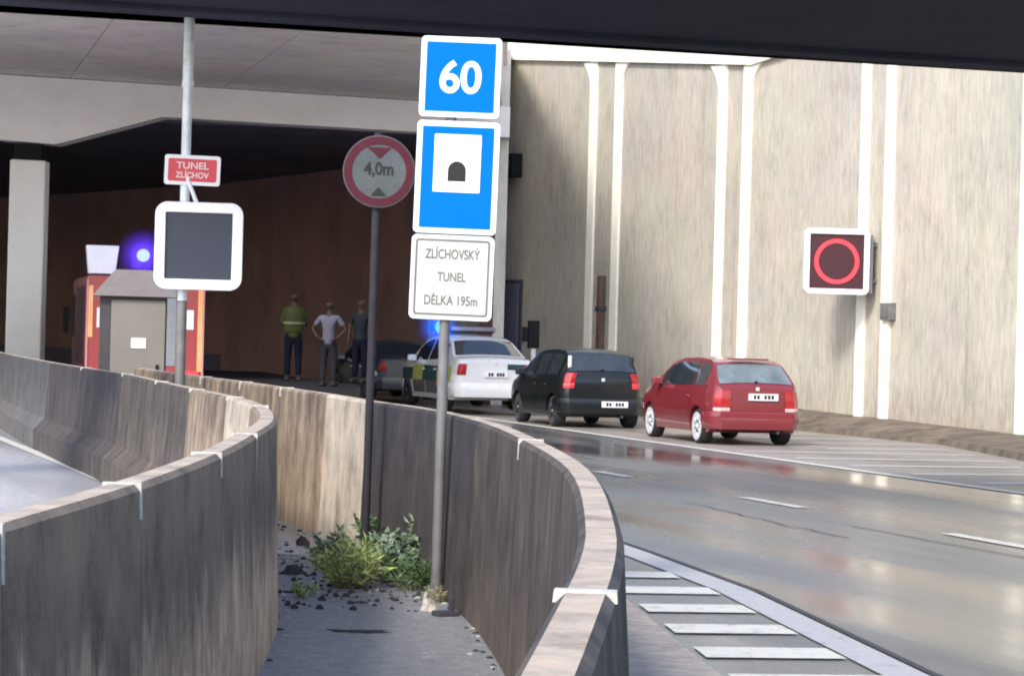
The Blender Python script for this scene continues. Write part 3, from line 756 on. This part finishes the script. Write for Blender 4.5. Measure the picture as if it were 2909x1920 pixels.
r2=car('parked_car','black hatchback between the silver police car and the red car',(1.27,51.8,0),R(15.5),blk)[0]
r2.scale=(1.05,1.0,1.04)
for sd in (-1,1):
    MB().box(sd*.60-.035,sd*.60+.035,-1.92+.14,-1.92+.20,1.04,1.34).build('pillar_strip',M['hub'] if sd<0 else blkp,r2,bevel=.02).rotation_euler=(R(0),0,0)  # pale left strip paints a reflected highlight; right one stays body black
sil=dict(hatch); sil.update(L=4.57,W=1.77,H=1.50,r=.32,ra=.98,wb=2.58,paint=silp,rim=M['hub_dark'],
   top=[(0,.96),(.03,1.02),(.12,1.05),(.45,1.08),(.98,1.38),(1.25,1.46),(1.8,1.50),(2.4,1.48),(2.75,1.40),(3.4,1.0),(4.2,.86),(4.45,.72),(4.57,.55)],
   belt=[(0,1.0),(1.0,.97),(3.3,.90),(4.57,.6)],plan=[(0,.84),(.05,.91),(.15,.96),(.4,.985),(.9,1),(3.5,1),(4.1,.96),(4.4,.86),(4.57,.72)],
   rearwin=(.50,1.0),windscreen=(2.8,3.35),sidewin=[(.95,1.25),(1.3,2.05),(2.12,2.98)],doors=[(1.28,2.08),(2.14,3.0)],mirror=2.95,
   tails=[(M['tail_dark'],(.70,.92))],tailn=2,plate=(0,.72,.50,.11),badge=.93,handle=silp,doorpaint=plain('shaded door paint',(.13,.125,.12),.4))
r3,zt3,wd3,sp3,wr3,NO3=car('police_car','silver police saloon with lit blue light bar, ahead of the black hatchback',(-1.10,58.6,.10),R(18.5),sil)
r3.scale=(1.06,1.06,1.10)
M['hiv']=plain('yellow green livery sheeting',(.40,.46,.09),.4); M['teal']=plain('blue livery sheeting',(.015,.06,.07),.4)
sp3('livery_stripe',M['hiv'],.35,1.25,.55,.86,.009,ny=20,absz=True)
sp3('livery_stripe',M['hiv'],2.3,3.0,.55,.86,.009,ny=20,absz=True)
sp3('livery_stripe',M['teal'],1.3,2.25,.55,.86,.009,ny=20,absz=True)
sp3('livery_stripe',M['teal'],3.05,3.9,.55,.80,.009,ny=20,absz=True)
MB().box(.25,.66,-4.57/2-.012,-4.57/2-.002,.82,.93).build('livery_patch',M['teal'],r3)
MB().box(-.62,.62,-.22,.08,1.535,1.56).build('light_bar_base',M['black'],r3,bevel=.01)
M['blue_on']=emis('lit blue beacon',(.01,.09,.62),1.0); M['blue_core']=emis('beacon core',(.15,.62,1),1.3)
M['bluelens']=plain('unlit light bar lens',(.22,.19,.22),.3)
lb=MB().box(-.76,-.34,-.22,.08,1.562,1.72).build('light_bar',M['blue_on'],r3,bevel=.04,seg=3)
MB().lathe([(.001,-.12),(.09,-.10),(.14,-.03),(.14,0),(.05,.03)],(-.57,-.24,1.64),'y',20).build('beacon_lamp',M['blue_core'],lb,smooth=True)
MB().box(-.335,.66,-.22,.08,1.562,1.66).build('light_bar',M['bluelens'],r3,bevel=.04,seg=3)
dk4=dict(sil); dk4.update(paint=grnp,H=1.45,plate=(0,.72,.5,.11))
r4=car('parked_car','dark slate saloon at the head of the queue, in the tunnel shade',(-3.25,66.0,0.1),R(20),dk4)[0]

# fire engine
ft=empty('fire_engine',(-7.48,52.7,-.06),R(12),'red fire engine with lit blue beacon standing behind the grey cabinet','fire engine')
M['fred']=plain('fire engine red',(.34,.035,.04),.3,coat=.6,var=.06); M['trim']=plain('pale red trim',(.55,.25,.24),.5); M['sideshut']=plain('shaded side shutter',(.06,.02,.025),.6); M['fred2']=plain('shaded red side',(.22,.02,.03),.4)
M['orange']=plain('orange reflective strip',(.95,.42,.18),.4); M['shut']=plain('roller shutter',(.30,.30,.32),.4,metal=.4)
MB().box(-1.2,1.2,0,4.8,.55,2.80).build('body',M['fred'],ft,bevel=.05,seg=3)
MB().box(-1.19,1.19,4.95,6.9,.5,2.85).build('cab',M['fred'],ft,bevel=.12,seg=4)
MB().box(-1.05,1.05,6.91,6.94,1.5,2.5).build('windscreen',M['glass'],ft)
for sd in (-1,1):
    MB().box(sd*1.205-.01,sd*1.205+.01,5.3,6.4,1.55,2.45).build('side_window',M['glass'],ft)
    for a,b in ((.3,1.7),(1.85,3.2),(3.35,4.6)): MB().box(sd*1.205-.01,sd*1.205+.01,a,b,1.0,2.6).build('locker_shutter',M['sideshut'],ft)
    for y in (1.5,5.6):
        o_=MB().lathe([(.3,-.14),(.46,-.15),(.5,-.1),(.5,.1),(.46,.15),(.3,.14)],(0,0,0),'x',24).build('wheel',M['tyre'],ft,smooth=True); o_.location=(sd*1.02,y,.5)
        MB().lathe([(.31,sd*.02),(.31,sd*.13),(.2,sd*.15),(.1,sd*.17)],(0,0,0),'x',24).build('rim',M['hub_dark'],o_,smooth=True)
    MB().box(sd*1.12-.055,sd*1.12+.055,-.02,-.002,1.55 if sd<0 else .9,2.6).build('reflective_strip',M['orange'],ft)
    MB().box(sd*1.175-.02,sd*1.175+.02,-.03,-.0215,.6,2.72).build('corner_trim',M['trim'],ft)
    MB().box(sd*.84-.14,sd*.84+.14,-.025,-.002,1.75,2.15).build('marking_square',M['white'],ft)
    MB().box(sd*.95-.16,sd*.95+.16,-.05,-.002,.72,.90).build('tail_light',M['tail'],ft,bevel=.01)
    MB().box(sd*1.34-.06,sd*1.34+.06,6.6,6.7,1.6,2.2).build('wing_mirror',M['black'],ft,bevel=.02)
MB().box(-.62,.62,-.015,-.002,1.0,2.7).build('rear_shutter',M['shut'],ft)
MB().box(-1.15,1.15,-.16,-.003,.50,.66).build('rear_bumper',M['dark'],ft,bevel=.02)
MB().prism([(-1.16,2.84),(-.62,2.84),(-.55,3.42),(-1.22,3.42)],0.2,.6).build('roof_locker',M['white'],ft,bevel=.02)
MB().lathe([(.13,0),(.13,.03)],(-.10,.3,2.81),n=20).build('beacon_base',M['black'],ft)
M['violet_on']=emis('lit violet blue beacon',(.07,.02,.72),1.0); M['violet_core']=emis('violet beacon core',(.45,.68,1),1.3)
bc=MB().lathe([(.17,.0),(.19,.08),(.19,.32),(.15,.42),(.08,.47),(.01,.48)],(-.10,.3,2.98),n=24).build('beacon',M['violet_on'],ft,smooth=True)
MB().lathe([(.001,-.06),(.09,-.045),(.13,.0),(.13,.02)],(-.07,.10,3.24),'y',20).build('beacon_lamp',M['violet_core'],bc,smooth=True)
def glow_mat(name,c,k):
    m=bpy.data.materials.new(name); m.use_nodes=True; t=m.node_tree; t.nodes.clear()
    o=t.nodes.new('ShaderNodeOutputMaterial'); e=t.nodes.new('ShaderNodeEmission'); e.inputs[0].default_value=(*c,1)
    tc=t.nodes.new('ShaderNodeTexCoord'); ln=t.nodes.new('ShaderNodeVectorMath'); ln.operation='LENGTH'; t.links.new(tc.outputs['Object'],ln.inputs[0])
    f=math_n(t,'SUBTRACT',1.0,ln.outputs['Value'],True); f=math_n(t,'POWER',f,2.2); f=math_n(t,'MULTIPLY',f,k)
    t.links.new(f,e.inputs[1]); t.links.new(e.outputs[0],o.inputs['Volume']); return m
def glow(parent,loc,r,c,k):  # emissive volume added to imitate the glow around a lit beacon
    mb=MB(); n=12
    prof=[(math.sin(math.pi*i/n)*1.0+.0001,-math.cos(math.pi*i/n)) for i in range(n+1)]
    g=mb.lathe(prof,n=24).build('beacon_halo',glow_mat('blue halo',c,k),parent,smooth=True); g.location=loc; g.scale=(r,r,r)
glow(ft,(-.07,.1,3.24),.62,(.12,.04,1),5.0)
glow(r3,(-.63,-.26,1.64),.55,(.01,.12,1),5.0)
def plight(name,loc,c,e,r=.1):
    l=bpy.data.lights.new(name,'POINT'); l.energy=e; l.color=c; l.shadow_soft_size=r
    o=bpy.data.objects.new(name,l); link(o); o.location=loc
plight('beacon_glow',(-7.65,51.9,3.55),(.2,.15,1),14)
plight('light_bar_glow',(-1.55,57.9,2.15),(.1,.4,1),30)

# ------------------------------------------------------------------ people
M['shut2']=plain('shaded reflective tape',(.07,.075,.05),.5)  # tape colour darkened for painted shade, like the clothing
def skin(name, chains, mat, parent, sub=1):
    """chains: lists of (x,y,z,r); chains may share a start point, matched by position."""
    vs=[];rad=[];es=[];idx={}
    for ch in chains:
        prev=None
        for x,y,z,r in ch:
            k=(round(x,4),round(y,4),round(z,4))
            if k not in idx: idx[k]=len(vs); vs.append((x,y,z)); rad.append(r)
            i=idx[k]
            if prev is not None and prev!=i: es.append((prev,i))
            prev=i
    me=bpy.data.meshes.new(name); me.from_pydata(vs,es,[])
    me.materials.append(mat)
    o=bpy.data.objects.new(name,me); link(o,parent)
    m=o.modifiers.new('skin','SKIN'); m.use_smooth_shade=True
    for i,d in enumerate(me.skin_vertices[0].data):
        rr=rad[i]; d.radius=(rr,rr) if not isinstance(rr,tuple) else rr; d.use_root=(i==0)
    s_=o.modifiers.new('sub','SUBSURF'); s_.levels=sub; s_.render_levels=sub+1
    return o
def person(loc, rz, label, top_m, trouser_m, arms='down', vest=None, h=1.8):
    root=empty('person',loc,rz,label,'person')
    k=h/1.8; f=lambda *a: tuple(v*k for v in a)
    def arm(sd):
        if arms=='hips': return [f(sd*.19,0,1.45,.055),f(sd*.36,.02,1.20,.044),f(sd*.24,-.10,1.05,.032),f(sd*.19,-.13,1.02,.026)]
        if arms=='front': return [f(sd*.19,0,1.45,.055),f(sd*.26,.02,1.18,.044),f(sd*.16,.24,1.12,.032),f(sd*.12,.31,1.13,.026)]
        return [f(sd*.19,0,1.45,.055),f(sd*.25,.01,1.17,.044),f(sd*.26,.06,.93,.032),f(sd*.26,.08,.86,.026)]
    body=[[f(0,0,.98,.13),f(0,0,1.12,.115),f(0,-.01,1.28,.135),f(0,0,1.43,.11),f(0,.0,1.53,.055),f(0,.02,1.60,.06),f(0,.03,1.69,.092),f(0,.025,1.75,.07)]]
    for sd in (-1,1):
        body.append([f(0,0,1.43,.11)]+arm(sd))
        body.append([f(0,0,.98,.13),f(sd*.095,0,.88,.085),f(sd*.11,.02,.50,.055),f(sd*.115,-.02,.10,.038),f(sd*.12,.06,.04,.035),f(sd*.125,.15,.03,.028)])
    b=skin('body',body,M['skin'],root)
    for sd in (-1,1):
        a=arm(sd); wv=Vector(a[-1][:3]); d=(wv-Vector(a[-2][:3])).normalized()
        up=Vector((sd*-.3,1,.2)); sidev=(up-d*up.dot(d)).normalized()
        inn=Vector((-sd,0,0))
        ch=[]
        palm=wv+d*.05*k
        hand=[[(*wv,.026*k),(*palm,.03*k)]]
        for q,ln in zip((-1.5,-.5,.5,1.5),(.065,.078,.074,.058)):
            p0=palm+sidev*q*.018*k; p1=p0+d*ln*.5*k+inn*.006; p2=p1+d*ln*.5*k+inn*.02
            hand.append([(*palm,.03*k),(*p0,.011*k),(*p1,.0095*k),(*p2,.008*k)])
        p0=wv+sidev*.03*k+d*.02*k; p1=p0+(sidev+d).normalized()*.045*k
        hand.append([(*wv,.026*k),(*p0,.013*k),(*p1,.010*k)])
        skin('hand',hand,M['skin'],root,1)
    skin('hair',[[f(0,-.02,1.62,.05),f(0,-.015,1.71,.108),f(0,.0,1.765,.09)]],M['hair'],root)
    MB().lathe([(.012,0),(.022,.01),(.012,.025)],(0,.115*k+.0,1.66*k),'y',8).build('nose',M['skin'],root,smooth=True)
    for sd in (-1,1):
        MB().lathe([(.004,0),(.014,.004),(.004,.008)],(sd*.033*k,.108*k,1.70*k),'y',8).build('eye',M['ink'],root)
        MB().lathe([(.012,0),(.026,.008),(.012,.016)],(sd*.088*k-.008,.02*k,1.68*k),'x',8).build('ear',M['skin'],root)
    sh=[[f(0,0,.84,.150),f(0,0,.95,.160),f(0,0,1.12,.14),f(0,-.01,1.28,.158),f(0,0,1.42,.125),f(0,0,1.50,.065)]]
    for sd in (-1,1):
        a=arm(sd); m1=Vector(a[0][:3]).lerp(Vector(a[1][:3]),.75)
        sh.append([f(0,0,1.42,.125),f(sd*.18,0,1.44,.075),(*m1,.062*k)])
    skin('shirt',sh,top_m,root)
    tr=[[f(0,0,1.04,.140),f(0,0,.93,.15)]]
    for sd in (-1,1): tr.append([f(0,0,.93,.15),f(sd*.10,0,.85,.105),f(sd*.11,.02,.50,.078),f(sd*.115,-.01,.10,.066)])
    skin('trousers',tr,trouser_m,root)
    for sd in (-1,1): MB().box(sd*.12*k-.05,sd*.12*k+.05,-.09,.2,0,.09).build('shoe',M['black'],root,bevel=.03,seg=3)
    if vest:
        MB().lathe([(.19,0),(.205,.15),(.215,.33),(.20,.45),(.12,.53)],(0,0,1.0*k),n=20).build('vest',vest,root,smooth=True).scale=(1.1,.82,1)
        MB().lathe([(.212,0),(.214,.05)],(0,0,1.16*k),n=20).build('reflective_band',M['shut2'],root).scale=(1.1,.83,1)
    return root
M['hiv_vest']=plain('hi-vis vest',(.021,.027,.009),.6,spec=.08); M['navy']=plain('navy cloth',(.003,.0035,.009),.85,spec=.08)  # vest, shirt and trouser colours darkened to paint shade onto the people
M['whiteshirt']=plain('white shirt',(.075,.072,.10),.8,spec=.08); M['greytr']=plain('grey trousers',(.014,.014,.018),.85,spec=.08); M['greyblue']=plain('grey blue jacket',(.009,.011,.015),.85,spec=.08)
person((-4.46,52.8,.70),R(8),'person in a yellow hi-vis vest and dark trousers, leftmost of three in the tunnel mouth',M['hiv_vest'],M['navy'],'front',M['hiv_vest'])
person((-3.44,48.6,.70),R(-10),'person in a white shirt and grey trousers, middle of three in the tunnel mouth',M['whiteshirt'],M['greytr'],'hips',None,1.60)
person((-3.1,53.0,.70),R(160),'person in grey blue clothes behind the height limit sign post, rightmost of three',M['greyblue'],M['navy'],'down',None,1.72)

# ------------------------------------------------------------------ weeds, debris
def leafmat(name,c1,c2):
    m,t,n,l,b=nt(name); x=noise(t,9,detail=3); r=ramp(t,x.outputs[0],[(.3,c1),(.7,c2)]); l.new(r.outputs[0],b.inputs['Base Color'])
    b.inputs['Roughness'].default_value=.6
    b.inputs['Subsurface Weight'].default_value=0; return m
M['leaf_y']=leafmat('yellow green leaf',(.19,.26,.07),(.42,.50,.17)); M['leaf_b']=leafmat('blue green leaf',(.09,.14,.085),(.24,.32,.22)); M['leaf_d']=leafmat('dark leaf',(.03,.07,.025),(.09,.16,.05))
M['stem']=leafmat('stem',(.10,.12,.04),(.18,.18,.08))
def weed(loc,h,rad,nst,mat,label,leaf=.05,seed=0,narrow=.35):
    rnd=random.Random(seed); root=empty('weed_plant',loc,0,label,'weed','weeds in the gap between the barriers')
    st=MB(); lf=MB()
    for i in range(nst):
        a=rnd.uniform(0,2*math.pi); rr=rad*math.sqrt(rnd.random()); hh=h*rnd.uniform(.55,1)*(1-.35*rr/rad)
        b0=Vector((rr*.35*math.cos(a),rr*.35*math.sin(a),0)); tp_=Vector((rr*math.cos(a),rr*math.sin(a),hh))
        p=[b0, b0.lerp(tp_,.5)+Vector((0,0,hh*.12)), tp_]
        st.tube(p[0],p[1],.004,.003,n=4); st.tube(p[1],p[2],.003,.0015,n=4)
        for j in range(rnd.randint(9,15)):
            t=rnd.uniform(.12,1); q=p[0].lerp(p[1],t*2) if t<.5 else p[1].lerp(p[2],t*2-1)
            d=Vector((rnd.uniform(-1,1),rnd.uniform(-1,1),rnd.uniform(-.15,.9))).normalized(); sdv=d.cross(Vector((rnd.uniform(-1,1),rnd.uniform(-1,1),.4))).normalized()
            ln=leaf*rnd.uniform(.6,1.4); wd=ln*narrow*.5
            nrm=d.cross(sdv)*ln*.12
            lf.add([q,q+d*ln*.5+sdv*wd+nrm,q+d*ln,q+d*ln*.5-sdv*wd+nrm],[(0,1,2,3)])
    st.build('stems',M['stem'],root,merge=False); lf.build('foliage',mat,root,merge=False)
weed((-1.05,17.3,0),.40,.30,60,M['leaf_y'],'bright yellow green bushy weed, leftmost of the clump between the barriers',.085,1,.13)
weed((-.80,17.8,0),.46,.30,50,M['leaf_b'],'blue green leafy weed in the middle of the clump',.06,2,.55)
weed((-.60,17.2,0),.24,.26,34,M['leaf_d'],'low dark green weed in front of the sign post',.08,3,.16)
weed((-.58,18.0,0),.66,.12,16,M['leaf_b'],'tallest upright weed close beside the sign post',.055,4,.4)
weed((-.95,19.2,0),.48,.24,24,M['leaf_d'],'dark weed at the foot of the height limit post',.06,5,.4)
weed((-1.25,18.6,0),.38,.20,22,M['leaf_b'],'small pale weed behind the yellow green one',.05,6,.5)
M['leaf_g']=leafmat('dry straw leaf',(.20,.18,.10),(.40,.36,.22))
weed((-1.22,19.6,0),.16,.22,22,M['leaf_g'],'dry straw coloured tuft behind the green clump',.07,7,.1)
weed((-.42,16.5,0),.13,.13,16,M['leaf_g'],'small dry tuft at the right barrier foot near the sign post',.05,8,.12)
weed((-1.30,16.6,0),.12,.12,16,M['leaf_y'],'tiny green tuft at the left barrier foot',.04,9,.2)
# leaf litter and clods
rnd=random.Random(11); db=MB(); dl=MB()
def clod(mb,x,y,s,h):
    n=7; vs=[]; 
    for k,(f_,z) in enumerate(((1,0),(.85,.5),(.4,1))):
        for i in range(n):
            a=2*math.pi*i/n; q=s*f_*rnd.uniform(.7,1.25); vs.append((x+q*math.cos(a),y+q*math.sin(a)*1.2,.005+h*z*rnd.uniform(.7,1.1)))
    fs=[(k*n+i,k*n+(i+1)%n,(k+1)*n+(i+1)%n,(k+1)*n+i) for k in range(2) for i in range(n)]+[tuple(2*n+i for i in range(n))]
    mb.add(vs,fs)
def inner(y,lo=.08):
    def g(P):
        for (x0,y0),(x1,y1) in zip(P,P[1:]):
            if y0<=y<=y1: return x0+(x1-x0)*(y-y0)/(y1-y0)
    return g(LW)+lo,g(RW)-lo
for i in range(520):
    y=rnd.choice((rnd.gauss(17.2,.7),rnd.gauss(19.5,1.5),rnd.uniform(16,23))); y=min(25,max(15.9,y)); a,b=inner(y)
    x=rnd.uniform(a,b); s_=rnd.choice((.006,.009,.013,.022))*rnd.uniform(.6,1.3); clod(db if rnd.random()<.86 else dl,x,y,s_,s_*rnd.uniform(.4,1.1))
for i in range(90):
    y=rnd.uniform(8,18); a,b=inner(y,.03); x=rnd.choice((a+abs(rnd.gauss(0,.05)),b-abs(rnd.gauss(0,.06)))); clod(db if rnd.random()<.5 else dl,x,y,rnd.uniform(.008,.025),.01)
M['paper']=plain('dirty paper',(.42,.38,.34),.9,var=.3,scale=30)
M['clod']=plain('dark leaf litter',(.035,.032,.03),.95,var=.5,scale=20); M['chip']=plain('pale chips',(.38,.35,.32),.9,var=.3,scale=20)
tag(db.build('leaf_litter',M['clod'],merge=False),'dark leaf litter and clods scattered over the gap floor','litter',kind='stuff')
tag(dl.build('gravel_chips',M['chip'],merge=False),'pale gravel chips scattered over the gap floor','gravel',kind='stuff')
for (x,y,s_,h,lab) in ((-1.62,20.6,.07,.07,'dark soil clump standing on the wet pale patch near the left barrier'),(-1.36,19.8,.16,.09,'dark clod of soil behind the yellow green weed'),(-1.5,18.2,.10,.06,'dark clod of soil left of the weeds near the barrier')):
    mb=MB(); clod(mb,0,0,s_,h); tag(mb.build('soil_clump',M['clod'],smooth=True,loc=(x,y,0)),lab,'soil clump')
# dark stain
pts=[]; rnd=random.Random(4)
for i in range(40):
    a=2*math.pi*i/40; r_=1+rnd.uniform(-.35,.3); pts.append((-.82+.165*r_*math.cos(a)+.03*math.sin(2*a),14.75+.085*r_*math.sin(a)))
struct('ground_stain',sheet(pts,.0075),M['clod'])
pts=[(-.92+.05*(1+rnd.uniform(-.3,.3))*math.cos(2*math.pi*i/20),16.35+.06*(1+rnd.uniform(-.3,.3))*math.sin(2*math.pi*i/20)) for i in range(20)]
struct('ground_stain',sheet(pts,.0075),M['clod'])
# wet patch
M['wet']=asphalt('wet puddle film',(.33,.34,.37),.2,.5)
pts=[(-2.55,22.6),(-2.0,22.75),(-1.55,21.2),(-1.28,19.9),(-1.5,19.6),(-1.85,19.8),(-2.05,20.6)]
struct('puddle',sheet(pts,.008),M['wet'])
# crumpled litter by the post
rnd=random.Random(5); mb=MB()
clod(mb,0,0,.05,.07); clod(mb,.03,-.04,.035,.04); clod(mb,-.02,.01,.025,.11)
tag(mb.build('crumpled_paper',M['paper'],loc=(-.47,15.95,.002)),'crumpled pale scrap of paper at the foot of the sign post','litter')
o=empty('fallen_bracket',(-.36,15.7,.005),.5,'dark broken bracket lying beside the crumpled paper','scrap metal')
MB().box(-.07,.07,-.05,.05,0,.03).build('plate',M['dark'],o,bevel=.005)
MB().box(.03,.055,-.02,.02,.03,.11).build('upright',M['dark'],o)
MB().slab([(-.16,15.5),(.0,15.55),(-.02,15.66),(-.14,15.62)],.006,.022).build('flat_stone',M['chip'])
fs_=bpy.data.objects['flat_stone']; tag(fs_,'flat pale stone lying at the foot of the right barrier','stone')
